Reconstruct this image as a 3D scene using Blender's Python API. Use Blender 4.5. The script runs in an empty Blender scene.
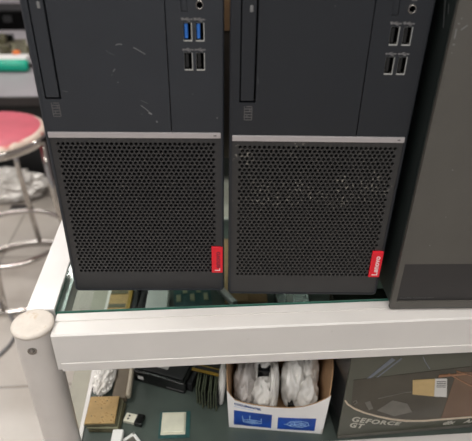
import bpy, bmesh, math, random
from mathutils import Vector, Matrix, noise
random.seed(7)
S = bpy.context.scene
COL = S.collection
PI = math.pi

# ------------------------------------------------------------------ materials
def lin(c):
    return tuple(((v/255)/12.92 if v/255 <= .04045 else ((v/255+.055)/1.055)**2.4) for v in c) + (1,)

def mat(name, col, rough=.5, metal=0., var=.12, scale=40., bump=0., bscale=200., spec=.5, coat=0., stretch=None):
    m = bpy.data.materials.new(name); m.use_nodes = True
    nt = m.node_tree; b = nt.nodes['Principled BSDF']
    tc = nt.nodes.new('ShaderNodeTexCoord')
    src = tc.outputs['Object']
    if stretch:
        mp = nt.nodes.new('ShaderNodeMapping'); mp.inputs['Scale'].default_value = stretch
        nt.links.new(src, mp.inputs['Vector']); src = mp.outputs['Vector']
    c = lin(col)
    if var:
        n = nt.nodes.new('ShaderNodeTexNoise'); n.inputs['Scale'].default_value = scale; n.inputs['Detail'].default_value = 4
        nt.links.new(src, n.inputs['Vector'])
        r = nt.nodes.new('ShaderNodeValToRGB')
        r.color_ramp.elements[0].position = .3; r.color_ramp.elements[1].position = .7
        r.color_ramp.elements[0].color = tuple(v*(1-var) for v in c[:3])+(1,)
        r.color_ramp.elements[1].color = tuple(min(1, v*(1+var)) for v in c[:3])+(1,)
        nt.links.new(n.outputs['Fac'], r.inputs['Fac']); nt.links.new(r.outputs['Color'], b.inputs['Base Color'])
    else:
        b.inputs['Base Color'].default_value = c
    b.inputs['Roughness'].default_value = rough; b.inputs['Metallic'].default_value = metal
    b.inputs['Specular IOR Level'].default_value = spec
    b.inputs['Coat Weight'].default_value = coat
    if bump:
        n2 = nt.nodes.new('ShaderNodeTexNoise'); n2.inputs['Scale'].default_value = bscale; n2.inputs['Detail'].default_value = 3
        bp = nt.nodes.new('ShaderNodeBump'); bp.inputs['Strength'].default_value = bump; bp.inputs['Distance'].default_value = .001
        nt.links.new(src, n2.inputs['Vector']); nt.links.new(n2.outputs['Fac'], bp.inputs['Height']); nt.links.new(bp.outputs['Normal'], b.inputs['Normal'])
    return m

def specks(m, col, scale, lo, hi, region_scale=12., region_lo=.55, zmin=None):
    """mix small pale specks of dust into a material"""
    nt = m.node_tree; b = nt.nodes['Principled BSDF']
    old = b.inputs['Base Color'].links[0].from_socket
    tc = nt.nodes.new('ShaderNodeTexCoord')
    a = nt.nodes.new('ShaderNodeTexNoise'); a.inputs['Scale'].default_value = scale; a.inputs['Detail'].default_value = 1
    g = nt.nodes.new('ShaderNodeTexNoise'); g.inputs['Scale'].default_value = region_scale
    ra = nt.nodes.new('ShaderNodeMapRange'); ra.inputs['From Min'].default_value = lo; ra.inputs['From Max'].default_value = hi
    rg = nt.nodes.new('ShaderNodeMapRange'); rg.inputs['From Min'].default_value = region_lo; rg.inputs['From Max'].default_value = region_lo+.08
    mu = nt.nodes.new('ShaderNodeMath'); mu.operation = 'MULTIPLY'
    mx = nt.nodes.new('ShaderNodeMix'); mx.data_type = 'RGBA'
    for t in (a, g): nt.links.new(tc.outputs['Object'], t.inputs['Vector'])
    nt.links.new(a.outputs['Fac'], ra.inputs['Value']); nt.links.new(g.outputs['Fac'], rg.inputs['Value'])
    nt.links.new(ra.outputs['Result'], mu.inputs[0]); nt.links.new(rg.outputs['Result'], mu.inputs[1])
    fac = mu.outputs['Value']
    if zmin is not None:      # dust has settled only on the upper part
        sp = nt.nodes.new('ShaderNodeSeparateXYZ'); rz_ = nt.nodes.new('ShaderNodeMapRange'); m2 = nt.nodes.new('ShaderNodeMath'); m2.operation = 'MULTIPLY'
        rz_.inputs['From Min'].default_value = zmin; rz_.inputs['From Max'].default_value = zmin+.02
        nt.links.new(tc.outputs['Object'], sp.inputs['Vector']); nt.links.new(sp.outputs['Z'], rz_.inputs['Value'])
        nt.links.new(rz_.outputs['Result'], m2.inputs[0]); nt.links.new(fac, m2.inputs[1]); fac = m2.outputs['Value']
    nt.links.new(fac, mx.inputs['Factor']); nt.links.new(old, mx.inputs['A']); mx.inputs['B'].default_value = lin(col)
    nt.links.new(mx.outputs['Result'], b.inputs['Base Color'])
    return m

def glass_mat(name, tint, ior=1.5, rough=.01):
    m = bpy.data.materials.new(name); m.use_nodes = True; nt = m.node_tree
    nt.nodes.remove(nt.nodes['Principled BSDF']); out = nt.nodes['Material Output']
    t = nt.nodes.new('ShaderNodeBsdfTransparent'); t.inputs['Color'].default_value = tint
    g = nt.nodes.new('ShaderNodeBsdfGlossy'); g.inputs['Roughness'].default_value = rough
    f = nt.nodes.new('ShaderNodeFresnel'); 
    ge = nt.nodes.new('ShaderNodeNewGeometry'); mi = nt.nodes.new('ShaderNodeMapRange')
    mi.inputs['To Min'].default_value = ior; mi.inputs['To Max'].default_value = 1/ior   # same reflectance entering and leaving the pane
    nt.links.new(ge.outputs['Backfacing'], mi.inputs['Value']); nt.links.new(mi.outputs['Result'], f.inputs['IOR'])
    mx = nt.nodes.new('ShaderNodeMixShader')
    nt.links.new(f.outputs['Fac'], mx.inputs['Fac']); nt.links.new(t.outputs['BSDF'], mx.inputs[1]); nt.links.new(g.outputs['BSDF'], mx.inputs[2])
    nt.links.new(mx.outputs['Shader'], out.inputs['Surface'])
    return m

def emit(name, col, st):
    m = bpy.data.materials.new(name); m.use_nodes = True; nt = m.node_tree
    b = nt.nodes['Principled BSDF']; b.inputs['Emission Color'].default_value = lin(col); b.inputs['Emission Strength'].default_value = st
    b.inputs['Base Color'].default_value = lin(col)
    return m

M = {}
M['bezel'] = mat('charcoal_plastic', (38, 41, 47), .5, var=.08, scale=25, bump=.08, bscale=1500)
M['bezel2'] = mat('black_plastic', (25, 28, 34), .5, var=.08, scale=25, bump=.08, bscale=1500)
M['mesh1'] = specks(mat('grille_plastic', (44, 43, 44), .42, var=.08), (110, 105, 98), 420, .66, .76, 22, .60, .09)
M['mesh2'] = specks(mat('dusty_grille_plastic', (46, 45, 45), .42, var=.08), (130, 126, 118), 420, .60, .71, 22, .53, .09)
M['black'] = mat('matt_black', (14, 14, 15), .6, var=.1)
M['void'] = mat('dark_cavity', (6, 6, 6), .9, var=0, spec=.1)
M['steel'] = mat('black_steel', (30, 30, 31), .45, var=.08)
M['silver'] = mat('brushed_silver', (205, 200, 202), .32, .85, var=.06, scale=60, stretch=(2, 40, 40))
M['chrome'] = mat('chrome', (200, 195, 190), .09, 1., var=.04, scale=15)
M['screw_steel'] = mat('screw_steel', (150, 146, 142), .22, 1., var=.1)
M['port_metal'] = mat('port_metal', (225, 222, 215), .25, 1., var=.03)
M['blue'] = mat('blue_plastic', (40, 105, 190), .4, var=.05)
M['red'] = mat('red_plastic', (228, 20, 42), .4, var=.05)
M['letter'] = mat('bright_reflection_letter', (240, 205, 205), .4, var=0)  # chrome badge letter, its bright reflection put into the colour
M['letter_dim'] = mat('dark_reflection_letter', (130, 40, 58), .35, .2, var=0)  # same chrome lettering, its dark reflection put into the colour
M['icon'] = mat('grey_print', (120, 118, 118), .6, var=0)
M['icon_dim'] = mat('dim_grey_print', (88, 86, 86), .6, var=0)
M['scratch'] = mat('pale_scratch', (120, 120, 120), .6, var=0)
M['scratch_dim'] = mat('faint_scratch', (78, 79, 79), .6, var=0)
M['tower_grey'] = mat('olive_grey_plastic', (84, 81, 76), .5, var=.06, scale=20, bump=.06, bscale=1200)
M['tower_rec'] = mat('dark_grey_plastic', (48, 46, 46), .5, var=.06, scale=20)
M['tower_side'] = mat('shaded_side_steel', (38, 44, 43), .4, var=.06, scale=20)  # dark steel that also carries the shade on the tower's left side
M['white'] = mat('white_painted_metal', (226, 222, 219), .35, var=.03, scale=30, bump=.05, bscale=60)
M['white_front'] = specks(mat('scuffed_white_metal', (212, 208, 204), .4, var=.03, scale=18), (190, 185, 178), 130, .74, .82, 25, .58)
M['post'] = mat('grey_aluminium', (206, 201, 197), .36, .25, var=.04, scale=25)
M['rail_shaded'] = mat('shaded_white_paint', (164, 160, 146), .5, var=.1, scale=20)  # whitish rail with its shade put into the colour
M['cap'] = specks(mat('off_white_cap', (205, 196, 186), .6, var=.06, scale=120, bump=.25, bscale=300), (196, 180, 160), 150, .58, .68, 60, .45)
M['glass'] = glass_mat('clear_glass', (.86, .93, .90, 1))
M['glass_edge'] = mat('green_glass_edge', (62, 112, 98), .2, var=.2, scale=60)
M['shelf'] = mat('dark_slate_shelf', (77, 86, 81), .32, var=.22, scale=14)
M['gold'] = specks(mat('gold_contact', (172, 142, 94), .42, .3, var=.14, scale=90), (130, 95, 45), 500, .62, .66, 90, .5)
M['substrate'] = mat('olive_substrate', (92, 88, 66), .5, var=.15, scale=150)
M['substrate_light'] = mat('pale_substrate', (160, 158, 130), .5, var=.15, scale=150)
M['teal_pcb'] = mat('teal_board', (46, 84, 84), .4, var=.2, scale=200)
M['green_pcb'] = mat('green_board', (78, 84, 66), .45, var=.25, scale=200)
M['ihs'] = mat('heat_spreader', (226, 222, 204), .45, .2, var=.08, scale=70)
M['yellow'] = mat('yellow_contacts', (150, 120, 44), .4, .3, var=.15, scale=300)
M['card_white'] = mat('white_card', (226, 224, 222), .6, var=.04, scale=30, bump=.06, bscale=90)
M['card_tan'] = mat('brown_card', (176, 140, 104), .8, var=.08, scale=60, bump=.1, bscale=300)
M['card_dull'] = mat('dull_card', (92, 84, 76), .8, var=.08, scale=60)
M['print_blue'] = mat('blue_print', (20, 66, 150), .5, var=.45, scale=28)
M['print_cyan'] = mat('pale_print', (140, 175, 215), .6, var=.2, scale=300)
M['print_text'] = mat('blue_lettering', (30, 70, 130), .6, var=0)
M['wrap'] = mat('white_plastic_wrap', (224, 221, 216), .3, var=.08, scale=40, bump=.3, bscale=120)
M['wrap_grey'] = mat('grey_plastic_wrap', (186, 180, 176), .3, var=.12, scale=40, bump=.3, bscale=120)
M['foil'] = mat('silver_wrap', (222, 218, 212), .3, .15, var=.12, scale=14, bump=.4, bscale=60)
M['gbox'] = mat('olive_black_card', (76, 77, 67), .25, var=.1, scale=12)
M['gwin'] = mat('dark_window_print', (66, 62, 53), .14, var=.3, scale=14)
M['gbrown'] = mat('brown_print', (104, 80, 62), .25, var=.12, scale=20)
M['gstreak'] = mat('blue_grey_print', (98, 104, 114), .3, var=.15, scale=60)
M['gline'] = mat('cream_print', (196, 180, 160), .35, var=.1, scale=80)
M['gtext'] = mat('silver_print', (182, 178, 166), .35, var=0)
M['gshape'] = mat('grey_print_shape', (100, 97, 90), .3, var=.2, scale=60)
M['gorange'] = mat('orange_print', (138, 96, 66), .3, var=.1, scale=60)
M['label_tan'] = mat('tan_label', (186, 160, 112), .6, var=.06, scale=120)
M['label_white'] = mat('white_label', (200, 198, 194), .6, var=.03)
M['label_bar'] = mat('barcode_ink', (95, 92, 90), .6, var=0)
M['plastic_black'] = mat('glossy_black_plastic', (16, 17, 17), .25, var=.1)
M['plastic_white'] = mat('white_plastic', (232, 231, 228), .4, var=.03)
M['brown_tray'] = mat('brown_plastic', (104, 92, 76), .45, var=.15, scale=50)
M['pale_edge'] = mat('pale_edge', (176, 166, 148), .4, var=.08, scale=60)
M['seat'] = mat('pink_red_vinyl', (196, 90, 104), .45, var=.12, scale=9, bump=.1, bscale=60)
M['seat_worn'] = specks(mat('worn_edging', (216, 196, 180), .5, var=.12, scale=20), (200, 90, 92), 30, .5, .56, 14, .42)
M['floor'] = None
M['bench'] = mat('lilac_grey_top', (158, 153, 157), .4, var=.05, scale=6)
M['bench_dark'] = mat('dark_edge', (40, 34, 34), .5, var=.1)
M['teal'] = mat('teal_plastic', (8, 168, 138), .35, var=.1, scale=20)
M['orange'] = mat('orange_plastic', (226, 120, 50), .5, var=.1)
M['board'] = specks(mat('brown_board', (72, 66, 52), .5, var=.35, scale=50), (150, 150, 120), 60, .55, .6, 20, .4)
M['wall'] = mat('lilac_grey_paint', (176, 170, 176), .8, var=.03, scale=3)
M['ceil'] = mat('white_paint', (232, 230, 226), .9, var=.02, scale=3)
M['lamp'] = emit('lamp_diffuser', (255, 250, 242), 6)

def floor_mat():
    m = bpy.data.materials.new('pale_floor_tile'); m.use_nodes = True; nt = m.node_tree; b = nt.nodes['Principled BSDF']
    tc = nt.nodes.new('ShaderNodeTexCoord')
    br = nt.nodes.new('ShaderNodeTexBrick'); br.offset = 0; br.inputs['Scale'].default_value = 1
    br.inputs['Brick Width'].default_value = .6; br.inputs['Row Height'].default_value = .6; br.inputs['Mortar Size'].default_value = .004
    br.inputs['Color1'].default_value = lin((194, 187, 179)); br.inputs['Color2'].default_value = lin((190, 183, 175)); br.inputs['Mortar'].default_value = lin((150, 142, 134))
    n = nt.nodes.new('ShaderNodeTexNoise'); n.inputs['Scale'].default_value = 5; n.inputs['Detail'].default_value = 5
    r = nt.nodes.new('ShaderNodeValToRGB'); r.color_ramp.elements[0].position = .32; r.color_ramp.elements[1].position = .62
    r.color_ramp.elements[0].color = (.80, .78, .76, 1); r.color_ramp.elements[1].color = (1, 1, 1, 1)
    mx = nt.nodes.new('ShaderNodeMix'); mx.data_type = 'RGBA'; mx.blend_type = 'MULTIPLY'; mx.inputs['Factor'].default_value = 1
    nt.links.new(tc.outputs['Object'], br.inputs['Vector']); nt.links.new(tc.outputs['Object'], n.inputs['Vector'])
    nt.links.new(n.outputs['Fac'], r.inputs['Fac']); nt.links.new(br.outputs['Color'], mx.inputs['A']); nt.links.new(r.outputs['Color'], mx.inputs['B'])
    nt.links.new(mx.outputs['Result'], b.inputs['Base Color']); b.inputs['Roughness'].default_value = .3
    return m
M['floor'] = floor_mat()

# ------------------------------------------------------------------ helpers
def ob(name, bm, mats, parent=None, smooth=False, loc=None, rz=0., rot=None):
    if not isinstance(mats, (list, tuple)): mats = [mats]
    bmesh.ops.recalc_face_normals(bm, faces=bm.faces[:])
    me = bpy.data.meshes.new(name); bm.to_mesh(me); bm.free()
    for m in mats: me.materials.append(M[m] if isinstance(m, str) else m)
    if smooth:
        for p in me.polygons: p.use_smooth = True
    o = bpy.data.objects.new(name, me); COL.objects.link(o)
    if parent: o.parent = parent
    if loc is not None: o.location = loc
    if rot is not None: o.rotation_euler = rot
    elif rz: o.rotation_euler = (0, 0, rz)
    return o

def tag(o, label, cat, group=None):
    o['label'] = label; o['category'] = cat
    if group: o['group'] = group
    return o

def thing(name, label, cat, loc=(0, 0, 0), rz=0., group=None, rot=None):
    o = bpy.data.objects.new(name, None); COL.objects.link(o); o.empty_display_size = .02
    o.location = loc; o.rotation_euler = rot if rot else (0, 0, rz)
    return tag(o, label, cat, group)

def struct(o):
    o['kind'] = 'structure'; return o

def NB(): return bmesh.new()

def bx(bm, a, b, bev=0., seg=2, mi=0, xf=None):
    r = bmesh.ops.create_cube(bm, size=1.)
    vs = r['verts']
    for v in vs:
        v.co = Vector(((a[i]+b[i])/2 + v.co[i]*(b[i]-a[i]) for i in range(3)))
    fs = set(f for v in vs for f in v.link_faces)
    if bev:
        es = list(set(e for v in vs for e in v.link_edges))
        g = bmesh.ops.bevel(bm, geom=es, offset=bev, segments=seg, affect='EDGES', profile=.5)
        vs = list(set(g['verts']) | set(v for v in vs if v.is_valid))
        fs = set(f for v in vs for f in v.link_faces)
    for f in fs: f.material_index = mi
    if xf is not None:
        for v in set(v for f in fs for v in f.verts): v.co = xf @ v.co
    return fs

def ring_pts(c, t, r, n, ref=None):
    t = t.normalized()
    u = t.orthogonal().normalized() if ref is None else (ref - t*ref.dot(t)).normalized()
    w = t.cross(u)
    return [c + (u*math.cos(2*PI*k/n) + w*math.sin(2*PI*k/n))*r for k in range(n)], u

def tube(bm, pts, r, n=10, closed=False, mi=0):
    pts = [Vector(p) for p in pts]; rr = r if isinstance(r, (list, tuple)) else [r]*len(pts)
    ref = None; rings = []; N = len(pts)
    for i, p in enumerate(pts):
        if closed: t = pts[(i+1) % N]-pts[i-1]
        else: t = pts[min(i+1, N-1)]-pts[max(i-1, 0)]
        q, ref = ring_pts(p, t, rr[i], n, ref)
        rings.append([bm.verts.new(v) for v in q])
    fs = []
    for i in range(N if closed else N-1):
        A = rings[i]; B = rings[(i+1) % N]
        off = 0
        if closed and i == N-1:
            off = min(range(n), key=lambda s: (B[s].co-A[0].co).length)
        for k in range(n):
            fs.append(bm.faces.new((A[k], A[(k+1) % n], B[(k+1+off) % n], B[(k+off) % n])))
    if not closed:
        fs.append(bm.faces.new(rings[0][::-1])); fs.append(bm.faces.new(rings[-1]))
    for f in fs: f.material_index = mi
    return fs

def lathe(bm, prof, n=32, c=(0, 0, 0), mi=0):
    rings = []
    for r, z in prof:
        if r < 1e-6: rings.append([bm.verts.new((c[0], c[1], c[2]+z))])
        else: rings.append([bm.verts.new((c[0]+r*math.cos(2*PI*k/n), c[1]+r*math.sin(2*PI*k/n), c[2]+z)) for k in range(n)])
    for A, B in zip(rings, rings[1:]):
        for k in range(n):
            a = [A[k % len(A)], A[(k+1) % n % len(A)], B[(k+1) % n % len(B)], B[k % len(B)]]
            u = []
            for v in a:
                if v not in u: u.append(v)
            if len(u) > 2: bm.faces.new(u).material_index = mi

def prism(bm, pts, y0, y1, mi=0):
    """polygon given in (x,z), extruded along y"""
    A = [bm.verts.new((x, y0, z)) for x, z in pts]; B = [bm.verts.new((x, y1, z)) for x, z in pts]
    n = len(pts); fs = [bm.faces.new(A), bm.faces.new(B[::-1])]
    for i in range(n): fs.append(bm.faces.new((A[i], B[i], B[(i+1) % n], A[(i+1) % n])))
    for f in fs: f.material_index = mi
    return fs

def stroke(bm, pts, w, y0, y1, mi=0):
    """thin printed line on a front plane: (x,z) polyline of width w"""
    pts = [Vector((p[0], p[1])) for p in pts]; L = []; R = []
    for i, p in enumerate(pts):
        t = (pts[min(i+1, len(pts)-1)]-pts[max(i-1, 0)]).normalized(); nrm = Vector((-t.y, t.x))
        ww = w[i] if isinstance(w, (list, tuple)) else w
        L.append(p+nrm*ww/2); R.append(p-nrm*ww/2)
    prism(bm, [tuple(v) for v in L+R[::-1]], y0, y1, mi)

def plate(bm, xs, zs, holes, y0, y1, mi=0):
    """front plate at y0 with rectangular openings, thickness to y1"""
    hx = sorted(set(xs+[v for h in holes for v in h[:2]])); hz = sorted(set(zs+[v for h in holes for v in h[2:]]))
    def solid(i, j):
        if i < 0 or j < 0 or i >= len(hx)-1 or j >= len(hz)-1: return False
        cx = (hx[i]+hx[i+1])/2; cz = (hz[j]+hz[j+1])/2
        return not any(h[0] < cx < h[1] and h[2] < cz < h[3] for h in holes)
    V = {}
    def v(i, j, y):
        k = (i, j, y)
        if k not in V: V[k] = bm.verts.new((hx[i], y, hz[j]))
        return V[k]
    for i in range(len(hx)-1):
        for j in range(len(hz)-1):
            if not solid(i, j): continue
            F = [bm.faces.new((v(i, j, y0), v(i+1, j, y0), v(i+1, j+1, y0), v(i, j+1, y0))),
                 bm.faces.new((v(i, j+1, y1), v(i+1, j+1, y1), v(i+1, j, y1), v(i, j, y1)))]
            for di, dj, a, b in ((-1, 0, (i, j), (i, j+1)), (1, 0, (i+1, j), (i+1, j+1)), (0, -1, (i, j), (i+1, j)), (0, 1, (i, j+1), (i+1, j+1))):
                if not solid(i+di, j+dj):
                    F.append(bm.faces.new((v(*a, y0), v(*a, y1), v(*b, y1), v(*b, y0))))
            for f in F: f.material_index = mi

def text_bm(s, size, depth, bold=0., shear=0., align='LEFT', space=1.):
    cu = bpy.data.curves.new('lettering', 'FONT'); cu.body = s; cu.size = size; cu.extrude = depth/2; cu.offset = bold
    cu.shear = shear; cu.align_x = align; cu.space_character = space; cu.resolution_u = 3
    o = bpy.data.objects.new('lettering', cu); COL.objects.link(o)
    dg = bpy.context.evaluated_depsgraph_get(); dg.update()
    me = bpy.data.meshes.new_from_object(o.evaluated_get(dg))
    bm = bmesh.new(); bm.from_mesh(me)
    bpy.data.objects.remove(o); bpy.data.curves.remove(cu); bpy.data.meshes.remove(me)
    return bm

def crumple(bm, size, seed, amt=.25, sub=4, freq=2.2, mi=0, c=(0, 0, 0)):
    r = bmesh.ops.create_icosphere(bm, subdivisions=sub, radius=1.)
    o = Vector((seed*3.1, seed*1.7, seed*.9))
    for v in r['verts']:
        d = v.co.normalized()
        a = 1-abs(noise.noise(d*freq+o))*2; b = 1-abs(noise.noise(d*freq*2.3+o))*2; cc = noise.noise(d*freq*5+o)
        k = 1+amt*(.7*a+.35*b+.15*cc-.4)
        v.co = Vector((c[i]+d[i]*size[i]*k for i in range(3)))
    for f in bm.faces: f.material_index = mi

# ------------------------------------------------------------------ room
FZ = -.79
CZ = 1.9
bm = NB(); bx(bm, (-3, -3, FZ-.05), (3.4, 4.4, FZ)); struct(ob('floor', bm, 'floor'))
bm = NB(); bx(bm, (-3, -3, CZ), (3.4, 4.4, CZ+.05)); struct(ob('ceiling', bm, 'ceil'))
bm = NB(); bx(bm, (-3, 4.4, FZ), (3.4, 4.48, CZ)); struct(ob('wall_back', bm, 'wall'))
bm = NB(); bx(bm, (-3.08, -3, FZ), (-3, 4.48, CZ)); struct(ob('wall_left', bm, 'wall'))
bm = NB(); bx(bm, (3.4, -3, FZ), (3.48, 4.48, CZ)); struct(ob('wall_right', bm, 'wall'))
LAMPS = [(-1.1, .45, 20), (.3, -.10, 11), (-1.0, -1.5, 26), (.6, -1.7, 10), (-1.3, 2.6, 20), (1.4, 2.6, 14)]  # unseen panels; one added for the rail top, one placed for the floor
for i, (lx, ly, pw) in enumerate(LAMPS):
    t = thing('unseen_ceiling_light', 'unseen white rectangular ceiling light panel placed to light the shop', 'light', (lx, ly, CZ-.06), 0, 'unseen ceiling lights placed to light the shop')
    bm = NB(); bx(bm, (-.62, -.17, .02), (.62, .17, .06), .006); ob('housing', bm, 'white', t)
    bm = NB(); bx(bm, (-.6, -.15, .008), (.6, .15, .02), .003); ob('diffuser', bm, 'lamp', t)
    L = bpy.data.lights.new('unseen_panel_lamp', 'AREA'); L.shape = 'RECTANGLE'; L.size = 1.2; L.size_y = .3; L.energy = pw; L.color = (1, .985, .96)
    lo = bpy.data.objects.new('unseen_panel_lamp', L); COL.objects.link(lo); lo.parent = t; lo.location = (0, 0, 0)

# ------------------------------------------------------------------ the counter
SZ = -.215
cn = thing('display_counter', 'white metal framed shop counter with a clear glass top and a dark lower shelf', 'counter', (0, 0, FZ))
def cpart(name, bm, m, smooth=False, parent=None):
    o = ob(name, bm, m, parent or cn, smooth)
    if parent is None: o.location = (0, 0, -FZ)
    return o
XR = .95; YB = .5
bm = NB()   # front rail: an extrusion with a groove on top and a lip along its lower edge
prof = [(-.030, -.0365), (-.030, -.0035), (-.0285, -.002), (-.0135, -.002), (-.013, -.0033), (-.0115, -.0033), (-.011, -.002), (-.0012, -.002), (-.0008, -.006), (-.0008, -.046), (-.030, -.046)]
def ext_x(bm, prof, x0, x1):
    A = [bm.verts.new((x0, y, z)) for y, z in prof]; B = [bm.verts.new((x1, y, z)) for y, z in prof]; n = len(prof)
    bm.faces.new(A); bm.faces.new(B[::-1])
    for i in range(n): bm.faces.new((A[i], B[i], B[(i+1) % n], A[(i+1) % n]))
ext_x(bm, prof, -.0138, XR)
fr = cpart('front_rail', bm, 'white_front')
bm = NB(); bx(bm, (-.0095, -.0316, -.0472), (XR, -.0302, -.0368), .0005); ob('rail_lip', bm, 'white_front', fr)
bm = NB(); bx(bm, (-.0437, .0025, -.046), (-.0168, YB, .001), .0012); cpart('side_rail', bm, 'white')
bm = NB(); bx(bm, (-.0166, .002, -.012), (-.0095, YB, -.0065), .0006); cpart('glass_ledge', bm, 'silver')
bm = NB(); bx(bm, (-.0168, YB-.03, -.046), (XR, YB, -.006), .0012); cpart('back_rail', bm, 'white')
bm = NB()
bx(bm, (-.0158, 0, -.005), (XR, YB, 0))
for f in bm.faces:
    c = f.calc_center_median(); f.material_index = 0 if abs(f.normal.z) > .5 or abs(c.z+.005) < 1e-5 or abs(c.z) < 1e-5 else 1
cpart('glass_top', bm, ['glass', 'glass_edge'])
# corner post
PX, PY, PR = -.0318, -.0172, .0180
def post(px, py, z1):
    bm = NB(); lathe(bm, [(0, FZ), (PR, FZ), (PR, z1), (PR-.002, z1), (0, z1)], 40, (px, py, 0)); p = cpart('corner_post', bm, 'post', True)
    m = p.modifiers.new('es', 'EDGE_SPLIT'); m.split_angle = .6
    bm = NB(); lathe(bm, [(0, z1-.001), (PR+.0008, z1-.001), (PR+.0012, z1+.001), (PR+.0006, z1+.0026), (PR-.002, z1+.0035), (PR*.5, z1+.0042), (0, z1+.0044)], 40, (px, py, 0))
    ob('post_cap', bm, 'cap', p, True); return p
p0 = post(PX, PY, 0.)
bm = NB()
d = Vector((.06, -1, 0)).normalized(); c0 = Vector((PX, PY, -.0150))+d*(PR-.0006)
tube(bm, [c0, c0+d*.0012], .0041, 20); tube(bm, [c0+d*.0012, c0+d*.0034], [.0029, .0016], 12)
ob('screw', bm, 'screw_steel', p0)
post(-.0318, YB+.018, 0.)
post(XR+.018, PY, 0.); post(XR+.018, YB+.018, 0.)
# lower level
bm = NB(); bx(bm, (-.0155, -.0305, SZ-.045), (XR, -.0064, SZ+.001), .0012); cpart('lower_front_rail', bm, 'white')
bm = NB(); bx(bm, (-.053, .0025, SZ-.045), (-.0290, YB, SZ-.001), .0012); lr = cpart('lower_side_rail', bm, 'rail_shaded')
bm = NB(); bx(bm, (-.0288, -.0062, SZ-.004), (-.0235, YB, SZ+.0022), .0006); ob('shelf_edging', bm, 'white', lr)
bm = NB(); bx(bm, (-.0233, YB-.0, SZ-.045), (XR, YB+.01, SZ), .0012); cpart('lower_back_rail', bm, 'white')
bm = NB(); bx(bm, (-.0233, -.0062, SZ-.006), (XR, YB-.001, SZ)); cpart('shelf_board', bm, 'shelf')

# ------------------------------------------------------------------ computer towers
mm = .001
def perforated(bm, x0, x1, z0, z1, X0, X1, Z0, Z1, y0, y1, p, r, hr):
    """sheet X0..X1 x Z0..Z1 with staggered round holes over x0..x1 x z0..z1"""
    rows = int((z1-z0)/r); cols = int((x1-x0)/p)
    for k in range(rows):
        a = z0+k*r; off = (k % 2)*p/2; n = cols-(k % 2)
        xa = x0+off; xb = xa+n*p; b = a+r
        for (s, e) in ((X0, xa), (xb, X1)):
            bm.faces.new([bm.verts.new(c) for c in ((s, y0, a), (e, y0, a), (e, y0, b), (s, y0, b))])
        for i in range(n):
            s = xa+i*p; cx = s+p/2; cz = (a+b)/2
            O = [(s+p, cz), (s+p, b), (cx, b), (s, b), (s, cz), (s, a), (cx, a), (s+p, a)]
            ov = [bm.verts.new((x, y0, z)) for x, z in O]
            iv = []; bv = []
            for q in range(8):
                t = math.atan2(O[q][1]-cz, O[q][0]-cx) if q % 2 == 0 else PI/4*q
                iv.append(bm.verts.new((cx+hr*math.cos(t), y0, cz+hr*math.sin(t))))
                bv.append(bm.verts.new((cx+hr*.95*math.cos(t), y1, cz+hr*.95*math.sin(t))))
            for q in range(8):
                w = (q+1) % 8
                bm.faces.new((ov[q], ov[w], iv[w], iv[q])); bm.faces.new((iv[q], iv[w], bv[w], bv[q]))
    zt = z0+rows*r
    for a, b in ((Z0, z0), (zt, Z1)):
        bm.faces.new([bm.verts.new(c) for c in ((X0, y0, a), (X1, y0, a), (X1, y0, b), (X0, y0, b))])

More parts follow.
